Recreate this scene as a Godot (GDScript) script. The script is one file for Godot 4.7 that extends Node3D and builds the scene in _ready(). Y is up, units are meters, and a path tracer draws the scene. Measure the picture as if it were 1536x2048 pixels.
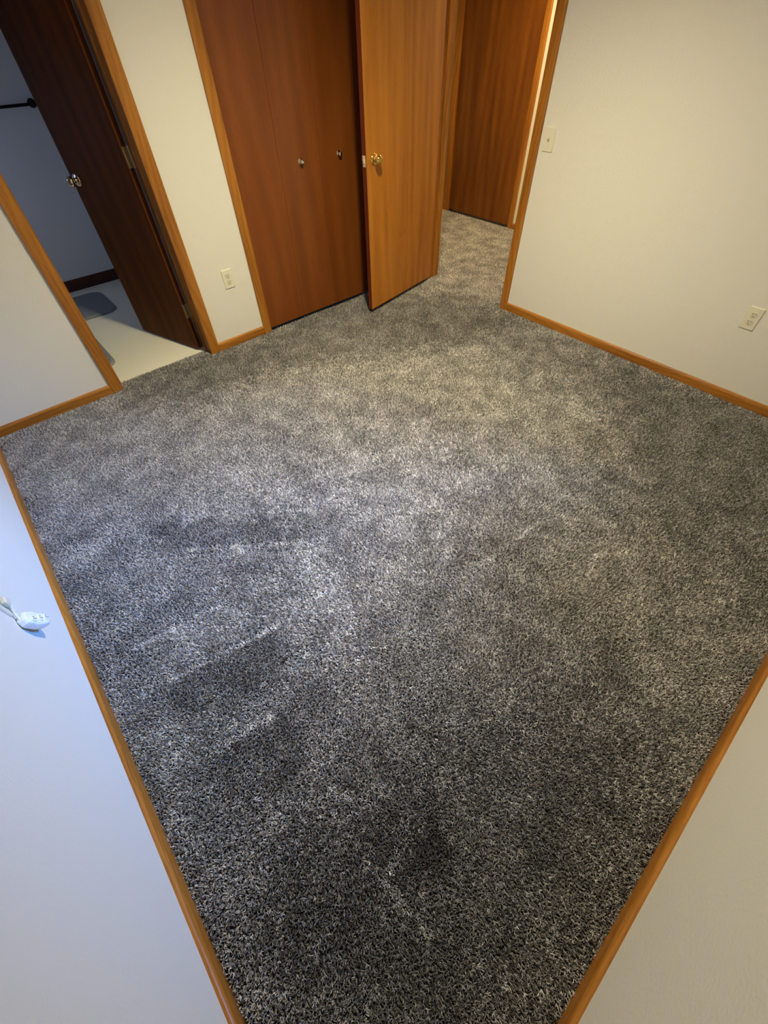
extends Node3D
# Empty carpeted bedroom seen from a phone held high in the near left corner.
# x runs along the closet wall, z towards the camera, y up; y = 0 is the top of the carpet.

const W := 3.426          # right baseboard face
const D := 3.413          # near baseboard face
const T := 0.014          # baseboard thickness: the walls stand this far behind their faces
const CEIL := 2.44
const WALL := 0.12
const BACK := 0.14

var rng := RandomNumberGenerator.new()
var mats := {}
var taken := {}

# ------------------------------------------------------------------ naming and nodes
func numbered(called: String) -> String:
	if not taken.has(called):
		taken[called] = 0
		return called
	taken[called] += 1
	return "%s_%03d" % [called, taken[called]]

func tag(o: Node3D, label: String, category: String, group := "", kind := "") -> Node3D:
	o.set_meta("label", label)
	o.set_meta("category", category)
	if group != "":
		o.set_meta("group", group)
	if kind != "":
		o.set_meta("kind", kind)
	return o

func thing(called: String, at: Vector3, turn := 0.0) -> Node3D:
	var o := Node3D.new()
	o.name = numbered(called)
	add_child(o)
	o.position = at
	o.rotation.y = turn
	return o

func obj(called: String, st: SurfaceTool, m: Material, parent: Node = null) -> MeshInstance3D:
	var o := MeshInstance3D.new()
	o.mesh = st.commit()
	o.material_override = m
	o.cast_shadow = GeometryInstance3D.SHADOW_CASTING_SETTING_ON
	if parent == null:
		o.name = numbered(called)
		add_child(o)
	else:
		o.name = called
		parent.add_child(o, true)
	return o

# ------------------------------------------------------------------ shapes
func begin() -> SurfaceTool:
	var st := SurfaceTool.new()
	st.begin(Mesh.PRIMITIVE_TRIANGLES)
	return st

func tri(st: SurfaceTool, p: Array, uv: Array, out: Vector3) -> void:
	var a: Vector3 = p[0]
	var b: Vector3 = p[1]
	var c: Vector3 = p[2]
	var n := (b - a).cross(c - a)
	var order := [0, 1, 2] if n.dot(out) < 0.0 else [0, 2, 1]
	var nn := n.normalized() * (1.0 if n.dot(out) >= 0.0 else -1.0)
	for k in order:
		st.set_normal(nn)
		st.set_uv(uv[k])
		st.add_vertex(p[k])

func poly(st: SurfaceTool, p: Array, uv: Array, out: Vector3) -> void:
	for k in range(1, p.size() - 1):
		tri(st, [p[0], p[k], p[k + 1]], [uv[0], uv[k], uv[k + 1]], out)

func flat_uv(p: Vector3, axis: int, grain: int) -> Vector2:
	var v := p[grain]
	var u := 0.0
	if axis == grain:
		u = p[(grain + 1) % 3]
		v = p[(grain + 2) % 3]
	else:
		u = p[3 - grain - axis]
	return Vector2(u, v)

# a box with chamfered edges; the wood grain (the second texture axis) runs along the axis «grain»
func box(st: SurfaceTool, lo: Vector3, hi: Vector3, c := 0.0, grain := 1) -> void:
	var mid := (lo + hi) / 2.0
	var vert := func(s: Vector3, ax: int) -> Vector3:
		var r := Vector3.ZERO
		for k in 3:
			var e := hi[k] if s[k] > 0 else lo[k]
			r[k] = e if k == ax else e - s[k] * c
		return r
	for ax in 3:
		var b := (ax + 1) % 3
		var d := (ax + 2) % 3
		for sg in [-1.0, 1.0]:
			var ps := []
			var uv := []
			for q in [[-1, -1], [1, -1], [1, 1], [-1, 1]]:
				var s := Vector3.ZERO
				s[ax] = sg
				s[b] = q[0]
				s[d] = q[1]
				var v: Vector3 = vert.call(s, ax)
				ps.append(v)
				uv.append(flat_uv(v, ax, grain))
			var out := Vector3.ZERO
			out[ax] = sg
			poly(st, ps, uv, out)
	if c <= 0.0:
		return
	for ax in 3:      # the edges along ax
		var b := (ax + 1) % 3
		var d := (ax + 2) % 3
		for sb in [-1.0, 1.0]:
			for sd in [-1.0, 1.0]:
				var s0 := Vector3.ZERO
				s0[b] = sb
				s0[d] = sd
				var s1 := s0
				s0[ax] = -1.0
				s1[ax] = 1.0
				var ps := [vert.call(s0, b), vert.call(s1, b), vert.call(s1, d), vert.call(s0, d)]
				var uv := []
				for v in ps:
					uv.append(flat_uv(v, b, grain))
				var out := Vector3.ZERO
				out[b] = sb
				out[d] = sd
				poly(st, ps, uv, out)
	for sx in [-1.0, 1.0]:
		for sy in [-1.0, 1.0]:
			for sz in [-1.0, 1.0]:
				var s := Vector3(sx, sy, sz)
				var ps := [vert.call(s, 0), vert.call(s, 1), vert.call(s, 2)]
				tri(st, ps, [flat_uv(ps[0], 0, grain), flat_uv(ps[1], 0, grain), flat_uv(ps[2], 0, grain)], s)

# a closed profile (points in the plane of u and v) pushed along «along»
func extrude(st: SurfaceTool, profile: Array, origin: Vector3, u: Vector3, v: Vector3, along: Vector3, off := 0.0) -> void:
	var n := profile.size()
	var center := Vector2.ZERO
	for p in profile:
		center += p / n
	var run := 0.0
	var length := along.length()
	for k in n:
		var a: Vector2 = profile[k]
		var b: Vector2 = profile[(k + 1) % n]
		var pa := origin + u * a.x + v * a.y
		var pb := origin + u * b.x + v * b.y
		var step := (b - a).length()
		var side := Vector2(b.y - a.y, a.x - b.x)
		if side.dot((a + b) / 2.0 - center) < 0.0:
			side = -side
		poly(st, [pa, pb, pb + along, pa + along], [Vector2(run, off), Vector2(run + step, off), Vector2(run + step, off + length), Vector2(run, off + length)], u * side.x + v * side.y)
		run += step
	var flat := PackedVector2Array(profile)
	var idx := Geometry2D.triangulate_polygon(flat)
	for k in range(0, idx.size(), 3):
		var p2 := [flat[idx[k]], flat[idx[k + 1]], flat[idx[k + 2]]]
		var p3 := []
		var p4 := []
		for q in p2:
			p3.append(origin + u * q.x + v * q.y)
			p4.append(origin + u * q.x + v * q.y + along)
		tri(st, p3, p2, -along)
		tri(st, p4, p2, along)

# a turned shape: profile of (radius, height) along «axis»
func lathe(st: SurfaceTool, profile: Array, origin: Vector3, axis: Vector3, segs := 28) -> void:
	axis = axis.normalized()
	var u := axis.cross(Vector3.UP if absf(axis.y) < 0.9 else Vector3.RIGHT).normalized()
	var w := axis.cross(u)
	for k in profile.size() - 1:
		var a: Vector2 = profile[k]
		var b: Vector2 = profile[k + 1]
		if a.is_equal_approx(b):
			continue
		var t0: Vector2 = (b - (profile[k - 1] if k > 0 else a))
		var t1: Vector2 = ((profile[k + 2] if k + 2 < profile.size() else b) - a)
		var d0 := (b - a).normalized()
		if t0.normalized().dot(d0) < 0.75:
			t0 = b - a
		if t1.normalized().dot(d0) < 0.75:
			t1 = b - a
		for s in segs:
			var q := []
			for e in [[a, t0, s], [b, t1, s], [b, t1, s + 1], [a, t0, s + 1]]:
				var ang: float = TAU * e[2] / segs
				var r := u * cos(ang) + w * sin(ang)
				var tt: Vector2 = e[1]
				var nn := (r * tt.y - axis * tt.x).normalized()
				var p: Vector2 = e[0]
				q.append([origin + r * p.x + axis * p.y, nn, Vector2(float(e[2]) / segs, p.y)])
			for f in [[0, 1, 2], [0, 2, 3]]:
				var pa: Vector3 = q[f[0]][0]
				var pb: Vector3 = q[f[1]][0]
				var pc: Vector3 = q[f[2]][0]
				var nn := (pb - pa).cross(pc - pa)
				if nn.length() < 1e-12:
					continue
				var order: Array = f if nn.dot(q[f[0]][1]) < 0.0 else [f[0], f[2], f[1]]
				for i in order:
					st.set_normal(q[i][1])
					st.set_uv(q[i][2])
					st.add_vertex(q[i][0])

func rounded_rect(w: float, h: float, r: float, steps := 6) -> Array:
	var out := []
	for c in [[w / 2 - r, h / 2 - r, 0.0], [-w / 2 + r, h / 2 - r, 90.0], [-w / 2 + r, -h / 2 + r, 180.0], [w / 2 - r, -h / 2 + r, 270.0]]:
		for k in steps + 1:
			var a := deg_to_rad(c[2] + 90.0 * k / steps)
			out.append(Vector2(c[0] + r * cos(a), c[1] + r * sin(a)))
	return out

# a flat piece with a rounded outline and a domed or bevelled top: rings of (inset, height)
func cushion(st: SurfaceTool, outline: Array, rings: Array, origin: Vector3, u: Vector3, v: Vector3, up: Vector3) -> void:
	var n := outline.size()
	var center := Vector2.ZERO
	for p in outline:
		center += p / n
	var levels := []
	for ring in rings:
		var row := []
		for p in outline:
			var d: Vector2 = p - center
			var q: Vector2 = center + d * maxf(0.0, (d.length() - ring.x) / d.length())
			row.append(origin + u * q.x + v * q.y + up * ring.y)
		levels.append(row)
	for k in levels.size() - 1:
		for i in n:
			var j := (i + 1) % n
			var m: Vector3 = (levels[k][i] + levels[k][j]) / 2.0 - (origin + u * center.x + v * center.y)
			var out := m - up * m.dot(up)
			out = out.normalized() * maxf(0.05, absf(rings[k + 1].y - rings[k].y) / 0.01) + up * 2.0
			poly(st, [levels[k][i], levels[k][j], levels[k + 1][j], levels[k + 1][i]], [Vector2(outline[i].x, outline[i].y), Vector2(outline[j].x, outline[j].y), Vector2(outline[j].x, outline[j].y), Vector2(outline[i].x, outline[i].y)], out)
	var top: Array = levels[levels.size() - 1]
	var tc: Vector3 = origin + u * center.x + v * center.y + up * rings[rings.size() - 1].y
	for i in n:
		var j := (i + 1) % n
		tri(st, [tc, top[i], top[j]], [center, outline[i], outline[j]], up)

# ------------------------------------------------------------------ materials
func plain(c: Color, rough := 0.6, metal := 0.0, spec := 0.5) -> StandardMaterial3D:
	var m := StandardMaterial3D.new()
	m.albedo_color = c
	m.roughness = rough
	m.metallic = metal
	m.metallic_specular = spec
	return m

# wood: «across» and «along» are the metres one picture covers; leaves are veneer joints (u, tone)
func wood(seed_: int, dark: Color, mid: Color, light: Color, across: float, along: float, px: Vector2i, rings: float, rough: float, leaves := [], knots := []) -> StandardMaterial3D:
	var n1 := FastNoiseLite.new()
	n1.seed = seed_
	n1.noise_type = FastNoiseLite.TYPE_SIMPLEX_SMOOTH
	n1.frequency = 1.0
	n1.fractal_type = FastNoiseLite.FRACTAL_NONE
	var n2: FastNoiseLite = n1.duplicate()
	n2.seed = seed_ + 7
	n2.fractal_type = FastNoiseLite.FRACTAL_FBM
	n2.fractal_octaves = 3
	var img := Image.create(px.x, px.y, false, Image.FORMAT_RGB8)
	for y in px.y:
		var v := along * y / px.y
		for x in px.x:
			var u := across * x / px.x
			var tone := 0.0
			var uu := u
			for l in leaves:
				if u >= l[0]:
					tone = l[1]
					uu = u + l[0] * 3.1
			for kn in knots:
				var dx: float = (u - kn[0]) / kn[2]
				var dy: float = (v - kn[1]) / (kn[2] * 2.2)
				var g := exp(-(dx * dx + dy * dy))
				uu += kn[2] * 0.9 * g * signf(dx)
				tone -= 0.35 * exp(-2.5 * (dx * dx + dy * dy))
			var bend := n1.get_noise_2d(uu * 4.0, v * 0.55)
			var ring := sin((uu + bend * 0.07) * rings)
			var fine: float = n2.get_noise_2d(uu * 260.0, v * 5.0)
			var wide := n1.get_noise_2d(uu * 11.0 + 40.0, v * 0.9)
			var pore := n1.get_noise_2d(uu * 700.0, v * 22.0 + 9.0)
			var t: float = 0.5 + 0.11 * ring + 0.30 * fine + 0.26 * wide + tone
			if pore > 0.62:
				t -= 0.22
			t = clampf(t, 0.0, 1.0)
			var c := dark.lerp(mid, t * 2.0) if t < 0.5 else mid.lerp(light, t * 2.0 - 1.0)
			img.set_pixel(x, y, c)
	img.generate_mipmaps()
	var m := StandardMaterial3D.new()
	m.albedo_texture = ImageTexture.create_from_image(img)
	m.uv1_scale = Vector3(1.0 / across, 1.0 / along, 1.0)
	m.roughness = rough
	m.metallic_specular = 0.45
	return m

func relief(seed_: int, freq: float, size: int, strength: float, octaves := 3) -> ImageTexture:
	var n := FastNoiseLite.new()
	n.seed = seed_
	n.frequency = freq
	n.fractal_octaves = octaves
	var img := n.get_seamless_image(size, size)
	img.convert(Image.FORMAT_RGBA8)
	img.bump_map_to_normal_map(strength)
	return ImageTexture.create_from_image(img)

func painted(c: Color, seed_: int) -> StandardMaterial3D:
	var m := plain(c, 0.72, 0.0, 0.3)
	m.normal_enabled = true
	m.normal_texture = wall_relief
	m.normal_scale = 0.35
	m.uv1_triplanar = true
	m.uv1_world_triplanar = true
	m.uv1_scale = Vector3.ONE * 2.4
	m.uv1_offset = Vector3(0.13, 0.31, 0.07) * seed_
	return m

var wall_relief: ImageTexture

func make_materials() -> void:
	wall_relief = relief(5, 0.06, 512, 3.0)
	mats.wall = painted(Color(0.865, 0.847, 0.80), 1)
	mats.bath_wall = painted(Color(0.88, 0.88, 0.88), 2)
	mats.ceiling = painted(Color(0.90, 0.89, 0.86), 3)
	mats.trim = wood(11, Color(0.46, 0.275, 0.08), Color(0.63, 0.40, 0.135), Color(0.72, 0.49, 0.20), 0.16, 3.5, Vector2i(128, 1536), 240.0, 0.34, [], [[0.04, 0.95, 0.007], [0.09, 2.2, 0.006], [0.03, 2.9, 0.006]])
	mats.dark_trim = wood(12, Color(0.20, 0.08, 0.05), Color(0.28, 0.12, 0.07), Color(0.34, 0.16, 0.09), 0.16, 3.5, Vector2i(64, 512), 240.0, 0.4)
	mats.entry_door = wood(21, Color(0.53, 0.30, 0.06), Color(0.635, 0.39, 0.11), Color(0.71, 0.46, 0.16), 0.9, 2.1, Vector2i(640, 1024), 60.0, 0.33, [[0.43, 0.16]], [[0.40, 0.47, 0.014], [0.455, 0.46, 0.012]])
	mats.entry_edge = wood(22, Color(0.30, 0.10, 0.035), Color(0.37, 0.145, 0.055), Color(0.43, 0.19, 0.08), 0.16, 2.1, Vector2i(64, 512), 200.0, 0.4)
	mats.closet_door = wood(31, Color(0.41, 0.21, 0.06), Color(0.465, 0.25, 0.085), Color(0.52, 0.29, 0.11), 1.3, 2.1, Vector2i(640, 1024), 34.0, 0.36)
	mats.hall_door = wood(41, Color(0.36, 0.19, 0.045), Color(0.455, 0.26, 0.07), Color(0.55, 0.335, 0.10), 1.0, 2.1, Vector2i(512, 1024), 46.0, 0.33)
	mats.bath_door = wood(51, Color(0.28, 0.15, 0.05), Color(0.35, 0.19, 0.065), Color(0.41, 0.235, 0.085), 0.8, 2.1, Vector2i(256, 512), 50.0, 0.55)
	mats.bath_door.metallic_specular = 0.2
	mats.brass = plain(Color(0.93, 0.80, 0.46), 0.09, 1.0)
	mats.old_brass = plain(Color(0.64, 0.56, 0.42), 0.40, 0.5)
	mats.nickel = plain(Color(0.92, 0.86, 0.78), 0.08, 1.0)
	mats.ivory = plain(Color(0.87, 0.845, 0.755), 0.32)
	mats.ivory_deep = plain(Color(0.83, 0.80, 0.69), 0.3)
	mats.white_plastic = plain(Color(0.93, 0.94, 0.95), 0.25)
	mats.slot = plain(Color(0.10, 0.085, 0.06), 0.6)
	mats.slot_grey = plain(Color(0.24, 0.25, 0.30), 0.6)
	mats.dark_metal = plain(Color(0.10, 0.10, 0.11), 0.35, 0.7)
	mats.glass = plain(Color(0.9, 0.95, 1.0, 0.06), 0.02)
	mats.glass.transparency = BaseMaterial3D.TRANSPARENCY_ALPHA
	mats.white_paint = plain(Color(0.9, 0.9, 0.88), 0.4)
	mats.carpet_back = plain(Color(0.25, 0.235, 0.22), 0.95, 0.0, 0.1)
	var v := plain(Color(0.94, 0.92, 0.83), 0.42, 0.0, 0.4)
	v.normal_enabled = true
	v.normal_texture = relief(9, 0.02, 256, 2.0)
	v.normal_scale = 0.25
	v.uv1_triplanar = true
	v.uv1_world_triplanar = true
	v.uv1_scale = Vector3.ONE * 1.7
	mats.vinyl = v
	var r := plain(Color(0.58, 0.595, 0.60), 0.95, 0.0, 0.1)
	r.normal_enabled = true
	r.normal_texture = relief(14, 0.12, 256, 8.0)
	r.normal_scale = 1.0
	r.uv1_triplanar = true
	r.uv1_world_triplanar = true
	r.uv1_scale = Vector3.ONE * 4.0
	mats.rug = r
	mats.lamp_warm = plain(Color(1, 0.95, 0.85), 0.4)
	mats.lamp_warm.emission_enabled = true
	mats.lamp_warm.emission = Color(1.0, 0.84, 0.56)
	mats.lamp_warm.emission_energy_multiplier = 12.0
	var y := StandardMaterial3D.new()
	y.vertex_color_use_as_albedo = true
	y.roughness = 0.82
	y.metallic_specular = 0.25
	mats.yarn = y

# ------------------------------------------------------------------ camera, sky, lights
func make_view() -> void:
	var cam := Camera3D.new()
	cam.name = "camera"
	cam.keep_aspect = Camera3D.KEEP_HEIGHT
	cam.fov = rad_to_deg(2.0 * atan(1024.0 / 832.56))
	cam.position = Vector3(0.4748, 1.55, 2.9348)
	cam.rotation = Vector3(-0.8753, -0.6975, -0.0317)
	cam.near = 0.02
	add_child(cam)
	cam.current = true

	var sky_mat := ProceduralSkyMaterial.new()
	sky_mat.sky_top_color = Color(0.30, 0.46, 0.80)
	sky_mat.sky_horizon_color = Color(0.55, 0.68, 0.92)
	sky_mat.ground_bottom_color = Color(0.16, 0.18, 0.20)
	sky_mat.ground_horizon_color = Color(0.40, 0.48, 0.58)
	sky_mat.sky_energy_multiplier = 0.5
	sky_mat.ground_energy_multiplier = 0.4
	var sky := Sky.new()
	sky.sky_material = sky_mat
	var env := Environment.new()
	env.background_mode = Environment.BG_SKY
	env.sky = sky
	env.tonemap_mode = Environment.TONE_MAPPER_LINEAR
	env.tonemap_exposure = 1.0
	env.sdfgi_enabled = true
	env.ssao_enabled = true
	env.ssil_enabled = true
	var we := WorldEnvironment.new()
	we.name = "surroundings"
	we.environment = env
	add_child(we)

	# daylight: a patch of open sky that slants in through the window of the right wall
	var day := SpotLight3D.new()
	day.name = "daylight"
	day.position = Vector3(5.66, 3.12, 3.62)
	add_child(day)
	day.look_at(Vector3(3.43, 1.78, 2.79), Vector3.UP)
	day.light_color = DAY_COLOR
	day.light_energy = DAY
	day.spot_angle = 24.0
	day.spot_angle_attenuation = 0.6
	day.spot_range = 12.0
	day.spot_attenuation = 2.0
	day.light_size = 0.9
	day.shadow_enabled = true

	# daylight from the bathroom's own small window
	var dim := AreaLight3D.new()
	dim.name = "bathroom_daylight"
	dim.area_size = Vector2(0.7, 0.65)
	dim.position = Vector3(0.03, 1.12, -1.15)
	add_child(dim)
	dim.look_at(Vector3(1.0, 0.2, -1.6), Vector3.UP)
	dim.light_color = Color(0.66, 0.77, 1.0)
	dim.light_energy = BATH
	dim.area_range = 6.0
	dim.shadow_enabled = true

const LAMP_COLOR := Color(1.0, 0.955, 0.80)
const HALL_COLOR := Color(1.0, 0.88, 0.66)
const BATH := 0.25
const DAY_COLOR := Color(0.19, 0.575, 1.0)
const DAY := 305.0
const LAMP := 8.6
const HALL := 5.1

func ceiling_lamp(at: Vector3, energy: float, tint: Color, label: String) -> void:
	var t := thing("ceiling_light", at)
	tag(t, label, "light", "round ceiling lights")
	var st := begin()
	lathe(st, [Vector2(0, 0), Vector2(0.15, 0), Vector2(0.15, -0.018), Vector2(0.135, -0.022), Vector2(0, -0.022)], Vector3.ZERO, Vector3.UP, 36)
	obj("mounting_plate", st, mats.brass, t)
	st = begin()
	var prof := []
	for k in 13:
		var a := PI / 2 * k / 12.0
		prof.append(Vector2(0.135 * cos(a), -0.022 - 0.09 * sin(a)))
	lathe(st, prof, Vector3.ZERO, Vector3.UP, 36)
	obj("glass_shade", st, mats.lamp_warm, t)
	var l := SpotLight3D.new()
	l.name = "bulb"
	t.add_child(l)
	l.position = Vector3(0, -0.13, 0)
	l.rotation.x = -PI / 2
	l.light_color = tint
	l.light_energy = energy
	l.spot_range = 14.0
	l.spot_attenuation = 2.0
	l.spot_angle = 79.0
	l.spot_angle_attenuation = 1.0
	l.light_size = 0.07
	l.shadow_enabled = true

# ------------------------------------------------------------------ room shell
func struct(called: String, st: SurfaceTool, m: Material, label: String, category: String) -> MeshInstance3D:
	var o := obj(called, st, m)
	tag(o, label, category, "", "structure")
	return o

func make_shell() -> void:
	var st := begin()
	# carpet backing: bedroom, bathroom doorway, hall doorway and hall, under the pile
	box(st, Vector3(-T, -0.05, -T), Vector3(W + T, -0.0125, D + T))
	box(st, Vector3(0.72, -0.05, -0.095), Vector3(1.385, -0.0125, -T))
	box(st, Vector3(W + T, -0.05, 0.11), Vector3(W + T + WALL, -0.0125, 0.967))
	box(st, Vector3(W + T + WALL, -0.05, -2.2), Vector3(5.04, -0.0125, 1.9))
	struct("floor", st, mats.carpet_back, "grey brown frieze carpet with vacuum marks and painted light falloff over the whole bedroom floor and hall", "carpet")
	st = begin()
	box(st, Vector3(0.0, -0.05, -1.90), Vector3(1.80, -0.003, -0.095))
	struct("floor", st, mats.vinyl, "cream vinyl bathroom floor beyond the left doorway", "floor")

	# left wall
	st = begin()
	box(st, Vector3(-T - WALL, -0.05, -T), Vector3(-T, CEIL, D + T + WALL))
	struct("wall_left", st, mats.wall, "off-white bedroom wall on the left, bluish with daylight, bearing an outlet", "wall")
	# near wall
	st = begin()
	box(st, Vector3(-T - WALL, -0.05, D + T), Vector3(W + T + WALL, CEIL, D + T + WALL))
	struct("wall_near", st, mats.wall, "off-white bedroom wall at the lower right, nearest the viewer", "wall")
	# back wall with the bathroom doorway and the closet opening
	st = begin()
	box(st, Vector3(-T - WALL, -0.05, -T - BACK), Vector3(0.717, CEIL, -T))
	box(st, Vector3(1.388, -0.05, -T - BACK), Vector3(1.855, CEIL, -T))
	box(st, Vector3(3.13, -0.05, -T - BACK), Vector3(W + T + WALL, CEIL, -T))
	box(st, Vector3(0.717, 2.06, -T - BACK), Vector3(1.388, CEIL, -T))
	box(st, Vector3(1.855, 2.06, -T - BACK), Vector3(3.13, CEIL, -T))
	struct("wall_back", st, mats.wall, "off-white bedroom wall holding the bathroom doorway and the closet", "wall")
	# right wall with the hall doorway and a window out of frame
	st = begin()
	var x0 := W + T
	var x1 := W + T + WALL
	box(st, Vector3(x0, -0.05, -T), Vector3(x1, CEIL, 0.112))
	box(st, Vector3(x0, 2.06, 0.112), Vector3(x1, CEIL, 0.965))
	box(st, Vector3(x0, -0.05, 0.965), Vector3(x1, CEIL, 2.28))
	box(st, Vector3(x0, -0.05, 2.28), Vector3(x1, 1.24, 3.30))
	box(st, Vector3(x0, 2.26, 2.28), Vector3(x1, CEIL, 3.30))
	box(st, Vector3(x0, -0.05, 3.30), Vector3(x1, CEIL, D + T))
	struct("wall_right", st, mats.wall, "off-white bedroom wall on the right with a light switch and an outlet", "wall")
	st = begin()
	box(st, Vector3(-T - WALL, CEIL, -2.3), Vector3(5.2, CEIL + 0.1, D + T + WALL))
	struct("ceiling", st, mats.ceiling, "white ceiling over the bedroom, bathroom, closet and hall", "ceiling")

	# bathroom and closet behind the back wall
	st = begin()
	box(st, Vector3(-0.12, -0.05, -2.02), Vector3(1.92, CEIL, -1.90))
	struct("wall_bathroom_back", st, mats.bath_wall, "dim bluish grey bathroom wall seen through the left doorway", "wall")
	st = begin()
	box(st, Vector3(-0.12, -0.05, -1.90), Vector3(0.0, 0.80, -T - BACK))
	box(st, Vector3(-0.12, 1.50, -1.90), Vector3(0.0, CEIL, -T - BACK))
	box(st, Vector3(-0.12, 0.80, -1.90), Vector3(0.0, 1.50, -1.55))
	box(st, Vector3(-0.12, 0.80, -0.75), Vector3(0.0, 1.50, -T - BACK))
	struct("wall_bathroom_left", st, mats.bath_wall, "bathroom side wall with a small window, hidden behind the back wall", "wall")
	st = begin()
	box(st, Vector3(1.475, -0.05, -1.90), Vector3(1.84, CEIL, -T - BACK))
	struct("wall_bathroom_right", st, mats.bath_wall, "partition between the bathroom and the closet, behind the open bathroom door", "wall")
	st = begin()
	box(st, Vector3(1.84, -0.05, -0.87), Vector3(3.55, CEIL, -0.77))
	struct("wall_closet_back", st, mats.wall, "back wall of the closet, behind the folding doors", "wall")
	# hall
	st = begin()
	box(st, Vector3(5.034, -0.05, -2.2), Vector3(5.154, CEIL, -1.167))
	box(st, Vector3(5.034, -0.05, -0.195), Vector3(5.154, CEIL, 1.9))
	box(st, Vector3(5.034, 2.06, -1.167), Vector3(5.154, CEIL, -0.195))
	box(st, Vector3(5.13, -0.05, -1.167), Vector3(5.154, 2.06, -0.195))
	struct("wall_hall", st, mats.wall, "cream hall wall, a narrow strip beside the brown hall door", "wall")
	st = begin()
	box(st, Vector3(3.44, -0.05, -2.32), Vector3(5.154, CEIL, -2.2))
	struct("wall_hall_end", st, mats.wall, "far end wall of the hall, hidden behind the open bedroom door", "wall")
	st = begin()
	box(st, Vector3(3.56, -0.05, 1.9), Vector3(5.154, CEIL, 2.02))
	struct("wall_hall_front", st, mats.wall, "front end wall of the hall, behind the right bedroom wall", "wall")
	st = begin()
	box(st, Vector3(3.44, -0.05, -2.2), Vector3(3.56, CEIL, -T - BACK))
	struct("wall_hall_side", st, mats.wall, "hall wall beside the closet, behind the open bedroom door", "wall")

# the rounded baseboard profile: x out of the wall, y up
func base_profile(h: float, t: float) -> Array:
	var p := [Vector2(0, -0.012), Vector2(t, -0.012), Vector2(t, h * 0.62)]
	for k in 6:
		var a := PI / 2 * k / 5.0
		p.append(Vector2(t - (t * 0.72) * (1.0 - cos(a)), h * 0.66 + h * 0.34 * sin(a)))
	p.append(Vector2(0, h))
	return p

func baseboard(called: String, from: Vector3, to: Vector3, out: Vector3, label: String, h := 0.054, m: Material = null, off := 0.0) -> void:
	var st := begin()
	extrude(st, base_profile(h, T), from, out, Vector3.UP, to - from, off)
	struct(called, st, m if m else mats.trim, label, "baseboard")

# door casing profile: x along the wall away from the opening, y out of the wall
func casing_profile(w: float) -> Array:
	return [Vector2(0, 0), Vector2(0, 0.007), Vector2(0.002, 0.0095), Vector2(0.006, 0.0105), Vector2(w * 0.55, 0.0145), Vector2(w - 0.008, 0.0165), Vector2(w - 0.003, 0.015), Vector2(w, 0.011), Vector2(w, 0)]

# two uprights, a head and the jamb boards of a doorway in a wall that runs along «side»
func doorway(label: String, p: Vector3, side: Vector3, out: Vector3, width: float, depth: float, cw: float, stop_at: float, jamb_mat: Material = null) -> void:
	var t := Node3D.new()
	t.name = numbered("trim_%d" % trim_count)
	trim_count += 1
	add_child(t)
	tag(t, label, "door trim", "", "structure")
	var top := 2.04
	var up := Vector3.UP
	var st := begin()
	extrude(st, casing_profile(cw), p - up * 0.012, -side, out, up * (top + 0.012), 0.2)
	obj("casing", st, mats.trim, t)
	st = begin()
	extrude(st, casing_profile(cw), p + side * width - up * 0.012, side, out, up * (top + 0.012), 1.1)
	obj("casing", st, mats.trim, t)
	st = begin()
	extrude(st, casing_profile(cw), p + up * top - side * cw, up, out, side * (width + 2 * cw), 0.7)
	obj("head_casing", st, mats.trim, t)
	var jm: Material = jamb_mat if jamb_mat else mats.trim
	if depth > 0.0:
		for s in [0, 1]:
			st = begin()
			var o: Vector3 = p + side * (width * s) - up * 0.012
			var sd := -side if s == 0 else side
			extrude(st, [Vector2(0, 0), Vector2(0.018, 0), Vector2(0.018, -depth), Vector2(0, -depth)], o, sd, out, up * (top + 0.012), 0.4 + s)
			obj("jamb", st, jm, t)
			if stop_at > 0.0:
				st = begin()
				extrude(st, [Vector2(0, -stop_at), Vector2(-0.010, -stop_at - 0.002), Vector2(-0.010, -stop_at - 0.032), Vector2(0, -stop_at - 0.034)], o, sd, out, up * (top + 0.012), 0.9 + s)
				obj("door_stop", st, jm, t)
		st = begin()
		extrude(st, [Vector2(0, 0), Vector2(0.018, 0), Vector2(0.018, -depth), Vector2(0, -depth)], p + up * top, up, out, side * width, 0.3)
		obj("head_jamb", st, jm, t)

var trim_count := 1

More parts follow.
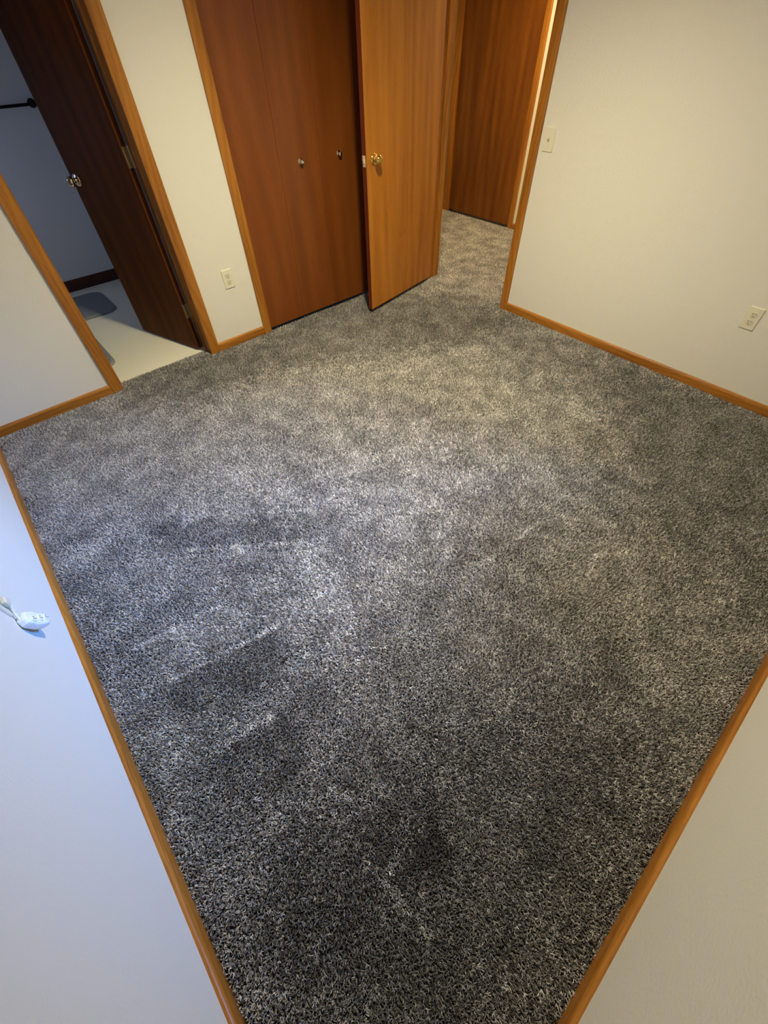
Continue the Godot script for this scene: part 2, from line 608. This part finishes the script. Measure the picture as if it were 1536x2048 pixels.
func make_trim() -> void:
	baseboard("baseboard_left", Vector3(-T, 0, -T), Vector3(-T, 0, D + T), Vector3.RIGHT, "long orange-brown wooden baseboard along the left wall")
	baseboard("baseboard_near", Vector3(0.0, 0, D + T), Vector3(W, 0, D + T), Vector3.FORWARD, "orange-brown wooden baseboard along the near wall at lower right", 0.054, null, 0.37)
	baseboard("baseboard_right", Vector3(W + T, 0, 1.011), Vector3(W + T, 0, D + T), Vector3.LEFT, "orange-brown wooden baseboard along the right wall under the light switch", 0.054, null, 0.9)
	baseboard("baseboard_back_corner", Vector3(0.0, 0, -T), Vector3(0.672, 0, -T), Vector3.BACK, "short wooden baseboard between the left wall and the bathroom doorway", 0.054, null, 0.5)
	baseboard("baseboard_back_middle", Vector3(1.4345, 0, -T), Vector3(1.811, 0, -T), Vector3.BACK, "short wooden baseboard under the outlet between bathroom doorway and closet", 0.054, null, 1.6)
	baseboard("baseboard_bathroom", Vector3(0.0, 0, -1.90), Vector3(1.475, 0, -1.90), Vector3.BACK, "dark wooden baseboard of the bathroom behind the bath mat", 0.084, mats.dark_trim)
	baseboard("baseboard_hall", Vector3(5.034, 0, -0.15), Vector3(5.034, 0, 1.9), Vector3.LEFT, "wooden baseboard at the foot of the cream hall wall", 0.054, null, 2.0)
	doorway("wooden casing and jambs round the bathroom doorway", Vector3(0.737, 0, -T), Vector3.RIGHT, Vector3.BACK, 0.631, BACK, 0.066, 0.060)
	var bt: Node = get_node("trim_1")
	for q in [[0.737, -1.0], [1.368, 1.0]]:
		var cs := begin()
		extrude(cs, casing_profile(0.06), Vector3(q[0], -0.003, -T - BACK), Vector3(q[1], 0, 0), Vector3.FORWARD, Vector3.UP * 2.04, 0.3)
		obj("inner_casing", cs, mats.trim, bt)
	doorway("wooden casing round the closet opening with folding doors", Vector3(1.872, 0, -T), Vector3.RIGHT, Vector3.BACK, 1.243, BACK, 0.062, 0.0)
	doorway("wooden casing and jambs round the bedroom doorway to the hall", Vector3(W + T, 0, 0.130), Vector3.BACK, Vector3.LEFT, 0.817, WALL, 0.064, 0.045)
	doorway("wooden casing and stops round the closed brown hall door", Vector3(5.034, 0, -1.135), Vector3.BACK, Vector3.LEFT, 0.915, 0.10, 0.060, 0.012)

func make_window(called: String, label: String, x: float, z0: float, z1: float, y0: float, y1: float) -> void:
	var t := thing(called, Vector3(x, y0, (z0 + z1) / 2))
	tag(t, label, "window", "", "structure")
	var w := z1 - z0
	var h := y1 - y0
	var st := begin()
	for s in [[Vector3(-0.03, 0, -w / 2), Vector3(0.03, h, -w / 2 + 0.045)], [Vector3(-0.03, 0, w / 2 - 0.045), Vector3(0.03, h, w / 2)], [Vector3(-0.03, 0, -w / 2 + 0.045), Vector3(0.03, 0.045, w / 2 - 0.045)], [Vector3(-0.03, h - 0.045, -w / 2 + 0.045), Vector3(0.03, h, w / 2 - 0.045)]]:
		box(st, s[0], s[1], 0.003)
	obj("window_frame", st, mats.white_paint, t)
	st = begin()
	box(st, Vector3(-0.003, 0.045, -w / 2 + 0.045), Vector3(0.003, h - 0.045, w / 2 - 0.045))
	obj("pane", st, mats.glass, t)

# ------------------------------------------------------------------ doors
func knob_shape(st: SurfaceTool, at: Vector3, axis: Vector3, k := 1.0) -> void:
	# rose, neck and rounded knob
	var p := [Vector2(0.0, 0.0), Vector2(0.032, 0.0), Vector2(0.032, 0.003), Vector2(0.028, 0.008), Vector2(0.015, 0.011), Vector2(0.0125, 0.014), Vector2(0.0120, 0.021), Vector2(0.0140, 0.024)]
	for i in 11:
		var a := -PI * 0.36 + PI * 0.80 * i / 10.0
		p.append(Vector2(0.0275 * cos(a), 0.043 + 0.0205 * sin(a)))
	p.append(Vector2(0.012, 0.0632))
	p.append(Vector2(0.0, 0.0622))
	var q := []
	for v in p:
		q.append(v * k)
	lathe(st, q, at, axis, 32)

func hinge_shape(st: SurfaceTool, y: float, x: float, z: float) -> void:
	lathe(st, [Vector2(0, -0.048), Vector2(0.004, -0.047), Vector2(0.0055, -0.044), Vector2(0.0055, 0.044), Vector2(0.004, 0.047), Vector2(0, 0.048)], Vector3(x, y, z), Vector3.UP, 14)

func make_doors() -> void:
	# door slabs: local x runs from the hinge to the free edge, z = 0 is the face in view, z > 0 behind it
	var t := thing("door_1", Vector3(3.424, 0, 0.170), PI + 0.1725)
	tag(t, "orange-brown wooden bedroom door standing open in front of the closet, brass knob", "door", "", "structure")
	var st := begin()
	box(st, Vector3(0.002, 0.028, 0.0), Vector3(0.815, 2.025, 0.0350), 0.0015)
	obj("slab", st, mats.entry_door, t)
	st = begin()
	box(st, Vector3(0.815, 0.028, 0.001), Vector3(0.8165, 2.025, 0.034), 0.0005)
	var o := obj("edge_band", st, mats.entry_edge, t)
	o.set_meta("label", "reddish dark lock edge of the door")
	st = begin()
	knob_shape(st, Vector3(0.738, 0.950, 0.0), Vector3(0, 0, -1))
	o = obj("knob", st, mats.brass, t)
	o.set_meta("label", "round brass knob on a rose")
	st = begin()
	knob_shape(st, Vector3(0.738, 0.950, 0.035), Vector3(0, 0, 1))
	obj("knob", st, mats.brass, t)
	st = begin()
	box(st, Vector3(0.8165, 0.921, 0.006), Vector3(0.8185, 0.978, 0.029), 0.0008)
	o = obj("latch_plate", st, mats.old_brass_light, t)
	o.set_meta("label", "pale metal latch plate")
	st = begin()
	extrude(st, [Vector2(0, 0), Vector2(0.012, 0), Vector2(0.012, 0.004), Vector2(0, 0.012)], Vector3(0.8185, 0.941, 0.011), Vector3.RIGHT, Vector3.BACK, Vector3.UP * 0.017)
	obj("latch_bolt", st, mats.old_brass_light, t)
	for y in [0.25, 1.02, 1.80]:
		st = begin()
		hinge_shape(st, y, -0.004, 0.040)
		obj("hinge", st, mats.old_brass, t)

	# bathroom door, opened into the dark bathroom
	t = thing("door_2", Vector3(1.321, 0, -0.122), 1.884)
	tag(t, "dark brown wooden bathroom door standing open inside the left doorway", "door", "", "structure")
	st = begin()
	box(st, Vector3(0.0, 0.010, 0.0), Vector3(0.603, 2.025, 0.0350), 0.0015)
	obj("slab", st, mats.bath_door, t)
	st = begin()
	knob_shape(st, Vector3(0.548, 0.945, 0.0), Vector3(0, 0, -1))
	o = obj("knob", st, mats.nickel, t)
	o.set_meta("label", "shiny round metal knob")
	st = begin()
	knob_shape(st, Vector3(0.548, 0.945, 0.035), Vector3(0, 0, 1))
	obj("knob", st, mats.nickel, t)
	for y in [0.275, 1.085, 1.85]:
		st = begin()
		box(st, Vector3(-0.0025, y - 0.045, 0.006), Vector3(0.0, y + 0.045, 0.034), 0.0005)
		hinge_shape(st, y, -0.005, 0.039)
		o = obj("hinge", st, mats.old_brass, t)

	# folding closet doors: two pairs of two leaves
	var lw := 1.243 / 4.0
	for pair in 2:
		t = thing("door_%d" % (3 + pair), Vector3(1.872 + pair * 2 * lw, 0, -0.016))
		tag(t, ["left pair of dark brown folding closet door leaves with a small knob", "right pair of dark brown folding closet door leaves, partly behind the open door"][pair], "door", "", "structure")
		for leaf in 2:
			st = begin()
			box(st, Vector3(leaf * lw + 0.001, 0.016, -0.030), Vector3((leaf + 1) * lw - 0.0004, 2.02, 0.0), 0.0008)
			# let the veneer run on from leaf to leaf
			var lm: StandardMaterial3D = mats.closet_door.duplicate()
			lm.uv1_offset = Vector3((pair * 2 * lw) / 1.3, 0.0, 0.0)
			obj("leaf", st, lm, t)
		st = begin()
		knob_shape(st, Vector3(lw * (1.5 if pair == 0 else 0.5), 0.950, 0.0), Vector3(0, 0, 1), 0.52)
		o = obj("knob", st, mats.nickel, t)
		o.set_meta("label", "small round polished knob")

	# closed door across the hall
	t = thing("door_5", Vector3(5.052, 0, -1.131))
	tag(t, "closed dark brown flush door across the hall", "door", "", "structure")
	st = begin()
	box(st, Vector3(0.0, 0.012, 0.0), Vector3(0.035, 2.03, 0.907), 0.0015)
	obj("slab", st, mats.hall_door, t)

# ------------------------------------------------------------------ electrical fittings
func plate_shape(st: SurfaceTool, w: float, h: float) -> void:
	cushion(st, rounded_rect(w, h, 0.004, 3), [Vector2(0, 0), Vector2(0, 0.0025), Vector2(0.0035, 0.006)], Vector3.ZERO, Vector3.RIGHT, Vector3.UP, Vector3.BACK)

func outlet(at: Vector3, turn: float, label: String) -> Node3D:
	var t := thing("wall_outlet", at, turn)      # local z points out of the wall
	tag(t, label, "outlet", "ivory wall outlets")
	var st := begin()
	plate_shape(st, 0.072, 0.1145)
	obj("cover_plate", st, mats.ivory, t)
	for s in [-1.0, 1.0]:
		st = begin()
		var face := []
		for p in rounded_rect(0.034, 0.028, 0.010, 6):
			face.append(p)
		cushion(st, face, [Vector2(0, 0.005), Vector2(0, 0.0075), Vector2(0.0012, 0.0085)], Vector3(0, 0.0195 * s, 0), Vector3.RIGHT, Vector3.UP, Vector3.BACK)
		var r := obj("receptacle", st, mats.ivory_deep, t)
		for q in [[-0.0064, 0.0045, 0.0022, 0.0082], [0.0064, 0.0045, 0.0022, 0.0068]]:
			st = begin()
			box(st, Vector3(q[0] - q[2] / 2, 0.0195 * s + q[1] - q[3] / 2, 0.0083), Vector3(q[0] + q[2] / 2, 0.0195 * s + q[1] + q[3] / 2, 0.0088))
			obj("slot", st, mats.slot, r)
		st = begin()
		cushion(st, rounded_rect(0.0052, 0.0052, 0.0024, 4), [Vector2(0, 0.0083), Vector2(0.0002, 0.0088)], Vector3(0, 0.0195 * s - 0.007, 0), Vector3.RIGHT, Vector3.UP, Vector3.BACK)
		obj("slot", st, mats.slot, r)
	st = begin()
	lathe(st, [Vector2(0.0034, 0.0055), Vector2(0.0034, 0.0066), Vector2(0.0, 0.0074)], Vector3.ZERO, Vector3.BACK, 14)
	obj("screw", st, mats.ivory_deep, t)
	return t

func light_switch(at: Vector3, turn: float, label: String) -> void:
	var t := thing("light_switch", at, turn)
	tag(t, label, "switch")
	var st := begin()
	plate_shape(st, 0.072, 0.1145)
	obj("cover_plate", st, mats.ivory, t)
	st = begin()
	box(st, Vector3(-0.0055, -0.0125, 0.0055), Vector3(0.0055, 0.0125, 0.0066), 0.0004)
	obj("toggle_frame", st, mats.ivory_deep, t)
	st = begin()
	extrude(st, [Vector2(0.004, -0.008), Vector2(0.0035, 0.006), Vector2(0.017, 0.0115), Vector2(0.0185, 0.0065), Vector2(0.008, -0.005)], Vector3(-0.0042, 0, 0.004), Vector3.BACK, Vector3.UP, Vector3.RIGHT * 0.0084)
	obj("toggle", st, mats.ivory, t)
	for s in [-1.0, 1.0]:
		st = begin()
		lathe(st, [Vector2(0.0034, 0.0055), Vector2(0.0034, 0.0064), Vector2(0.0, 0.0070)], Vector3(0, 0.030 * s, 0), Vector3.BACK, 14)
		obj("screw", st, mats.ivory_deep, t)

func tube(st: SurfaceTool, pts: Array, r: float, segs := 10) -> void:
	for k in pts.size() - 1:
		var a: Vector3 = pts[k]
		var b: Vector3 = pts[k + 1]
		lathe(st, [Vector2(0, -r * 0.3), Vector2(r, 0), Vector2(r, (b - a).length()), Vector2(0, (b - a).length() + r * 0.3)], a, b - a, segs)

func make_fittings() -> void:
	outlet(Vector3(1.647, 0.430, -T), 0.0, "ivory duplex outlet between the bathroom doorway and the closet")
	outlet(Vector3(W + T, 0.4505, 2.549), -PI / 2, "ivory duplex outlet low on the right wall at the picture's edge")
	outlet(Vector3(-T, 0.467, 1.727), PI / 2, "ivory outlet low on the left wall with a white cord tap below it")
	light_switch(Vector3(W + T, 1.037, 1.072), -PI / 2, "ivory toggle light switch on the right wall beside the hall doorway")

	# white triple tap hanging from the outlet by its short cord
	var t := thing("cord_tap", Vector3(-T, 0.338, 1.756), PI / 2)
	tag(t, "white plastic cord tap hanging by a short cord under the left wall outlet", "power tap")
	t.rotation = Vector3(0, PI / 2, 0)
	# local x = -z of the room, y up, z out of the wall; the tap leans out at its lower end
	var tup := Vector3(0, cos(0.20), -sin(0.20))
	var tout := Vector3(0, sin(0.20), cos(0.20))
	var lift := Vector3(0, 0, 0.012)
	var st := begin()
	var outline := [Vector2(-0.040, 0.046), Vector2(-0.022, 0.066), Vector2(0.012, 0.062), Vector2(0.034, 0.034), Vector2(0.045, -0.012), Vector2(0.048, -0.050), Vector2(0.030, -0.068), Vector2(0.004, -0.060), Vector2(-0.026, -0.010)]
	var smooth := []
	var n := outline.size()
	for i in n:
		var a: Vector2 = outline[i]
		var b: Vector2 = outline[(i + 1) % n]
		for f in [0.15, 0.5, 0.85]:
			smooth.append(a.lerp(b, f) * 0.84)
	cushion(st, smooth, [Vector2(0, 0.0), Vector2(-0.001, 0.005), Vector2(0.0, 0.016), Vector2(0.003, 0.021), Vector2(0.009, 0.024)], lift, Vector3.RIGHT, tup, tout)
	obj("body", st, mats.white_plastic, t)
	for q in [[-0.010, 0.022], [0.006, -0.006], [0.022, -0.032]]:
		st = begin()
		var mid: Vector3 = lift + Vector3.RIGHT * q[0] + tup * q[1]
		cushion(st, rounded_rect(0.021, 0.019, 0.006, 4), [Vector2(0, 0.022), Vector2(0, 0.0265), Vector2(0.0015, 0.0280)], mid, Vector3.RIGHT, tup, tout)
		var r := obj("receptacle", st, mats.white_plastic, t)
		for e in [[-0.0042, 0.003, 0.0026, 0.0075], [0.0042, 0.003, 0.0026, 0.0062], [0.0, -0.0048, 0.0042, 0.0042]]:
			st = begin()
			cushion(st, rounded_rect(e[2], e[3], 0.0011, 2), [Vector2(0, 0.0278), Vector2(0.0002, 0.0285)], mid + Vector3.RIGHT * e[0] + tup * e[1], Vector3.RIGHT, tup, tout)
			obj("slot", st, mats.slot_grey, r)
	st = begin()
	tube(st, [Vector3(-0.016, 0.044, 0.012), Vector3(-0.008, 0.058, 0.009), Vector3(0.004, 0.072, 0.010), Vector3(0.014, 0.084, 0.013), Vector3(0.023, 0.096, 0.016)], 0.0040)
	obj("cord", st, mats.white_plastic, t)
	st = begin()
	cushion(st, rounded_rect(0.026, 0.030, 0.007, 5), [Vector2(0, 0.009), Vector2(0, 0.017), Vector2(0.004, 0.021)], Vector3(0.025, 0.109, 0), Vector3.RIGHT, Vector3.UP, Vector3.BACK)
	obj("plug", st, mats.ivory, t)

# ------------------------------------------------------------------ bathroom things
func make_bathroom() -> void:
	var t := thing("towel_bar", Vector3(1.02, 1.185, -1.90))
	tag(t, "dark towel bar on the bathroom wall behind the open door", "towel bar")
	var st := begin()
	tube(st, [Vector3(-0.33, 0, 0.058), Vector3(0.32, 0, 0.058)], 0.009, 14)
	obj("bar", st, mats.dark_metal, t)
	for s in [-0.32, 0.31]:
		st = begin()
		lathe(st, [Vector2(0, 0), Vector2(0.026, 0), Vector2(0.026, 0.006), Vector2(0.015, 0.014), Vector2(0.012, 0.045), Vector2(0.016, 0.052), Vector2(0.016, 0.068), Vector2(0, 0.072)], Vector3(s, 0.0, 0), Vector3.BACK, 18)
		obj("bracket", st, mats.dark_metal, t)

	var m := thing("bath_mat", Vector3(0.83, -0.003, -1.46))
	tag(m, "grey-blue bath mat near the bathroom's dark baseboard", "mat", "bath mats")
	st = begin()
	mat_shape(st, rounded_rect(0.58, 0.50, 0.09, 8))
	obj("mat_pile", st, mats.rug, m)
	m = thing("bath_mat", Vector3(0.53, -0.003, -0.62))
	tag(m, "grey-blue bath mat, only a corner showing past the left door casing", "mat", "bath mats")
	st = begin()
	mat_shape(st, rounded_rect(0.57, 0.56, 0.08, 8))
	obj("mat_pile", st, mats.rug, m)

func mat_shape(st: SurfaceTool, outline: Array) -> void:
	cushion(st, outline, [Vector2(0, 0), Vector2(-0.002, 0.008), Vector2(0.004, 0.016), Vector2(0.016, 0.020)], Vector3.ZERO, Vector3.RIGHT, Vector3.BACK, Vector3.UP)

# ------------------------------------------------------------------ carpet pile
func lin(c: Color) -> Color:
	return c.srgb_to_linear()

func yarn(st: SurfaceTool, at: Vector3, lean: Vector3, curl: float, length: float, r: float, c: Color) -> void:
	# a short twisted yarn: four rings of four points, bending over at the tip
	var p := at
	var dir := (Vector3.UP + lean * 0.35).normalized()
	var side := lean.normalized().rotated(Vector3.UP, curl)
	var rings := []
	for k in 4:
		var x := dir.cross(Vector3(0.31, 0.2, 0.93)).normalized()
		var y := dir.cross(x)
		var rr: float = r * [0.8, 1.05, 1.0, 0.72][k]
		var row := []
		for s in 4:
			var a := TAU * s / 4.0 + k * 0.6
			row.append([p + (x * cos(a) + y * sin(a)) * rr, x * cos(a) + y * sin(a)])
		rings.append(row)
		p += dir * (length / 3.0)
		dir = (dir + (lean * 0.5 + side * 0.45) * (0.5 + 0.3 * k)).normalized()
	st.set_color(c)
	for k in 3:
		for s in 4:
			var q := [rings[k][s], rings[k][(s + 1) % 4], rings[k + 1][(s + 1) % 4], rings[k + 1][s]]
			for i in [0, 2, 1, 0, 3, 2]:
				st.set_normal(q[i][1])
				st.add_vertex(q[i][0])
	for i in [0, 2, 1, 0, 3, 2]:
		st.set_normal(((rings[3][i][1] as Vector3) * 0.6 + dir).normalized())
		st.add_vertex(rings[3][i][0])

const CELL := 0.0110

func cluster_mesh(seed_: int) -> ArrayMesh:
	rng.seed = seed_
	var st := begin()
	var tones := [lin(Color(0.49, 0.47, 0.455)), lin(Color(0.68, 0.66, 0.645)), lin(Color(0.77, 0.75, 0.73)), lin(Color(0.92, 0.90, 0.875)), lin(Color(0.58, 0.56, 0.545))]
	for i in 3:
		for j in 3:
			var at := Vector3((i - 1) * 0.0037 + rng.randf_range(-0.0013, 0.0013), -0.0145, (j - 1) * 0.0037 + rng.randf_range(-0.0013, 0.0013))
			var a := rng.randf() * TAU
			yarn(st, at, Vector3(cos(a), 0, sin(a)) * rng.randf_range(0.15, 0.75), rng.randf_range(-1.6, 1.6), rng.randf_range(0.0145, 0.0180), rng.randf_range(0.0010, 0.0014), tones[rng.randi() % tones.size()])
	return st.commit()

# marks left by the vacuum cleaner and by feet, plus broad areas of painted-in light falloff: outline on the floor, the way the pile is laid, its share of tone
var marks := []  # holds the pile marks and the painted falloff areas alike
var ridges := []

func make_marks_and_shade() -> void:
	var mk := func(pts: Array, lean: Vector2, tone: float, soft := 0.02) -> void:
		var p := PackedVector2Array()
		for q in pts:
			p.append(Vector2(q[0], q[1]))
		marks.append([p, lean, tone, soft])
	mk.call([[0.17, 2.02], [0.62, 2.11], [0.55, 2.30], [0.20, 2.21]], Vector2(0.40, 0.30), 0.70, 0.03)
	mk.call([[0.18, 2.35], [0.46, 2.40], [0.40, 2.62], [0.16, 2.52]], Vector2(0.35, 0.30), 0.70, 0.03)
	mk.call([[0.40, 1.23], [1.17, 1.84], [1.01, 1.92], [0.44, 1.46]], Vector2(0.2, 0.4), 0.76)
	mk.call([[0.54, 2.90], [0.64, 2.97], [0.62, 3.04], [0.46, 3.06], [0.44, 2.95]], Vector2(0.2, -0.45), 0.58)
	mk.call([[0.45, 2.76], [0.60, 2.84], [0.43, 2.93]], Vector2(0.3, 0.3), 0.72)
	mk.call([[1.17, 2.24], [1.52, 2.46], [1.22, 2.34]], Vector2(0.3, 0.3), 0.78)
	mk.call([[0.14, 1.81], [0.52, 1.87], [0.60, 2.05], [0.20, 1.99]], Vector2(-0.3, -0.25), 1.16)
	mk.call([[0.62, 2.05], [0.95, 2.02], [1.1, 2.25], [0.75, 2.42], [0.55, 2.3]], Vector2(-0.3, -0.2), 1.15, 0.10)
	mk.call([[0.55, 1.15], [0.95, 1.05], [1.25, 1.35], [1.05, 1.62], [0.75, 1.4]], Vector2(-0.25, -0.2), 1.16, 0.10)
	mk.call([[1.35, 2.05], [1.95, 1.75], [2.25, 2.05], [1.6, 2.45]], Vector2(-0.2, -0.25), 1.10, 0.15)
	mk.call([[2.45, 0.2], [3.40, 1.0], [3.40, 2.6], [3.0, 2.2], [2.6, 1.2]], Vector2(0.3, -0.2), 0.76, 0.25)  # right side: light falloff painted in as darker pile
	mk.call([[0.7, -0.02], [2.9, -0.02], [3.42, 0.5], [3.42, 1.25], [2.5, 1.0], [1.7, 0.55], [0.9, 0.45]], Vector2(0.15, 0.2), 0.64, 0.15)  # dark area along the closet, its tone also lowered to paint dimmer light
	mk.call([[0.12, 2.62], [1.25, 3.02], [1.30, 3.40], [0.12, 3.40]], Vector2(0.1, 0.35), 0.56, 0.20)  # near left corner: shade painted into the pile tone
	mk.call([[2.2, 2.55], [3.42, 1.9], [3.42, 3.40], [2.0, 3.40]], Vector2(0.3, 0.1), 0.66, 0.22)  # near right corner: painted darkening away from the lamp
	mk.call([[0.75, 1.75], [1.5, 1.45], [1.9, 1.75], [1.5, 2.3], [0.8, 2.5], [0.62, 2.2]], Vector2(-0.2, -0.2), 1.32, 0.22)  # centre: pool of lamp light painted in as brighter pile
	mk.call([[0.1, 2.75], [0.40, 2.70], [0.38, 3.35], [0.1, 3.35]], Vector2(0.1, 0.35), 0.76, 0.10)  # strip by the left wall: more painted shade for the near corner
	for r in [[0.14, 1.81, 0.50, 1.86, 1.27], [0.20, 2.02, 0.61, 2.10, 1.51], [0.20, 2.34, 0.41, 2.37, 1.51], [0.35, 2.58, 0.49, 2.61, 1.43], [0.50, 1.51, 0.95, 1.86, 1.34], [0.54, 2.93, 0.44, 2.94, 1.60], [0.41, 2.88, 0.44, 3.11, 1.60], [0.63, 1.35, 1.05, 1.69, 1.20], [1.42, 2.45, 1.85, 2.49, 1.25], [1.64, 2.82, 1.83, 2.76, 1.25], [1.83, 2.76, 1.94, 2.84, 1.25], [0.43, 2.66, 0.52, 2.82, 1.34]]:
		ridges.append([Vector2(r[0], r[1]), Vector2(r[2], r[3]), r[4]])

func make_carpet(floor_node: Node3D) -> void:
	make_marks_and_shade()
	var meshes := [cluster_mesh(101), cluster_mesh(202), cluster_mesh(303), cluster_mesh(404)]
	var places := [[], [], [], []]
	var field := FastNoiseLite.new()
	field.seed = 77
	field.frequency = 1.5
	field.fractal_octaves = 3
	var field2 := FastNoiseLite.new()
	field2.seed = 78
	field2.frequency = 5.0
	field2.fractal_octaves = 3
	rng.seed = 4242
	var spans := [[-0.010, W + 0.010, -0.010, D + 0.010], [0.742, 1.364, -0.092, -0.012], [W + 0.012, W + 0.138, 0.136, 0.942], [W + 0.138, 5.026, -1.5, 1.6]]
	for s in spans:
		var nx := int(ceil((s[1] - s[0]) / CELL))
		var nz := int(ceil((s[3] - s[2]) / CELL))
		for i in nx:
			for j in nz:
				var x: float = s[0] + (i + 0.5) * (s[1] - s[0]) / nx + rng.randf_range(-0.002, 0.002)
				var z: float = s[2] + (j + 0.5) * (s[3] - s[2]) / nz + rng.randf_range(-0.002, 0.002)
				x = clampf(x, s[0] + 0.006, s[1] - 0.006)
				z = clampf(z, s[2] + 0.006, s[3] - 0.006)
				var p := Vector2(x, z)
				var lean := Vector2(field.get_noise_2d(x, z), field.get_noise_2d(x + 50.0, z)) * 0.55
				var tone := 1.0 + 0.42 * field2.get_noise_2d(x, z)
				var wob := Vector2(field.get_noise_2d(x * 7.0, z * 7.0), field.get_noise_2d(x * 7.0 + 9.0, z * 7.0)) * 0.03
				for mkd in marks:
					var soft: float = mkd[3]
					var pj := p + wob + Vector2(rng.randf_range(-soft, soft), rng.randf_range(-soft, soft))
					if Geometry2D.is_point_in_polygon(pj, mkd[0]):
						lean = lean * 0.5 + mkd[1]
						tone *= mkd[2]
				for rd in ridges:
					var near: Vector2 = Geometry2D.get_closest_point_to_segment(p, rd[0], rd[1])
					if near.distance_to(p) < 0.0105:
						tone *= rd[2] * 1.12
				tone *= rng.randf_range(0.86, 1.14)
				lean += Vector2(rng.randf_range(-0.16, 0.16), rng.randf_range(-0.16, 0.16))
				var b := Basis(Vector3.UP, rng.randf() * TAU)
				if lean.length() > 0.01:
					b = Basis(Vector3(lean.y, 0, -lean.x).normalized(), minf(lean.length(), 0.6)) * b
				b = b.scaled(Vector3(1, rng.randf_range(0.9, 1.12), 1))
				var warm := rng.randf_range(-0.02, 0.02)
				places[rng.randi() % 4].append([Transform3D(b, Vector3(x, 0.0, z)), Color(tone * (1.0 + warm), tone, tone * (1.0 - warm))])
	for k in 4:
		var mm := MultiMesh.new()
		mm.transform_format = MultiMesh.TRANSFORM_3D
		mm.use_colors = true
		mm.mesh = meshes[k]
		mm.instance_count = places[k].size()
		for i in places[k].size():
			mm.set_instance_transform(i, places[k][i][0])
			mm.set_instance_color(i, places[k][i][1])
		var o := MultiMeshInstance3D.new()
		o.name = "carpet_pile"
		o.multimesh = mm
		o.material_override = mats.yarn
		floor_node.add_child(o, true)
		o.set_meta("kind", "stuff")

# ------------------------------------------------------------------ all together
func _ready() -> void:
	make_view()
	make_materials()
	mats.old_brass_light = plain(Color(0.84, 0.79, 0.68), 0.35, 0.35)
	ceiling_lamp(Vector3(1.86, CEIL, 1.52), LAMP, LAMP_COLOR, "round glass ceiling light over the middle of the bedroom")
	ceiling_lamp(Vector3(4.30, CEIL, 0.25), HALL, HALL_COLOR, "round glass ceiling light in the hall beyond the open door")
	make_shell()
	make_trim()
	make_window("window_1", "bedroom window high on the right wall, out of the picture", W + T + 0.06, 2.28, 3.30, 1.24, 2.26)
	make_window("window_2", "small bathroom window behind the back wall, out of the picture", -0.06, -1.55, -0.75, 0.80, 1.50)
	make_doors()
	make_fittings()
	make_bathroom()
	make_carpet(get_node("floor"))
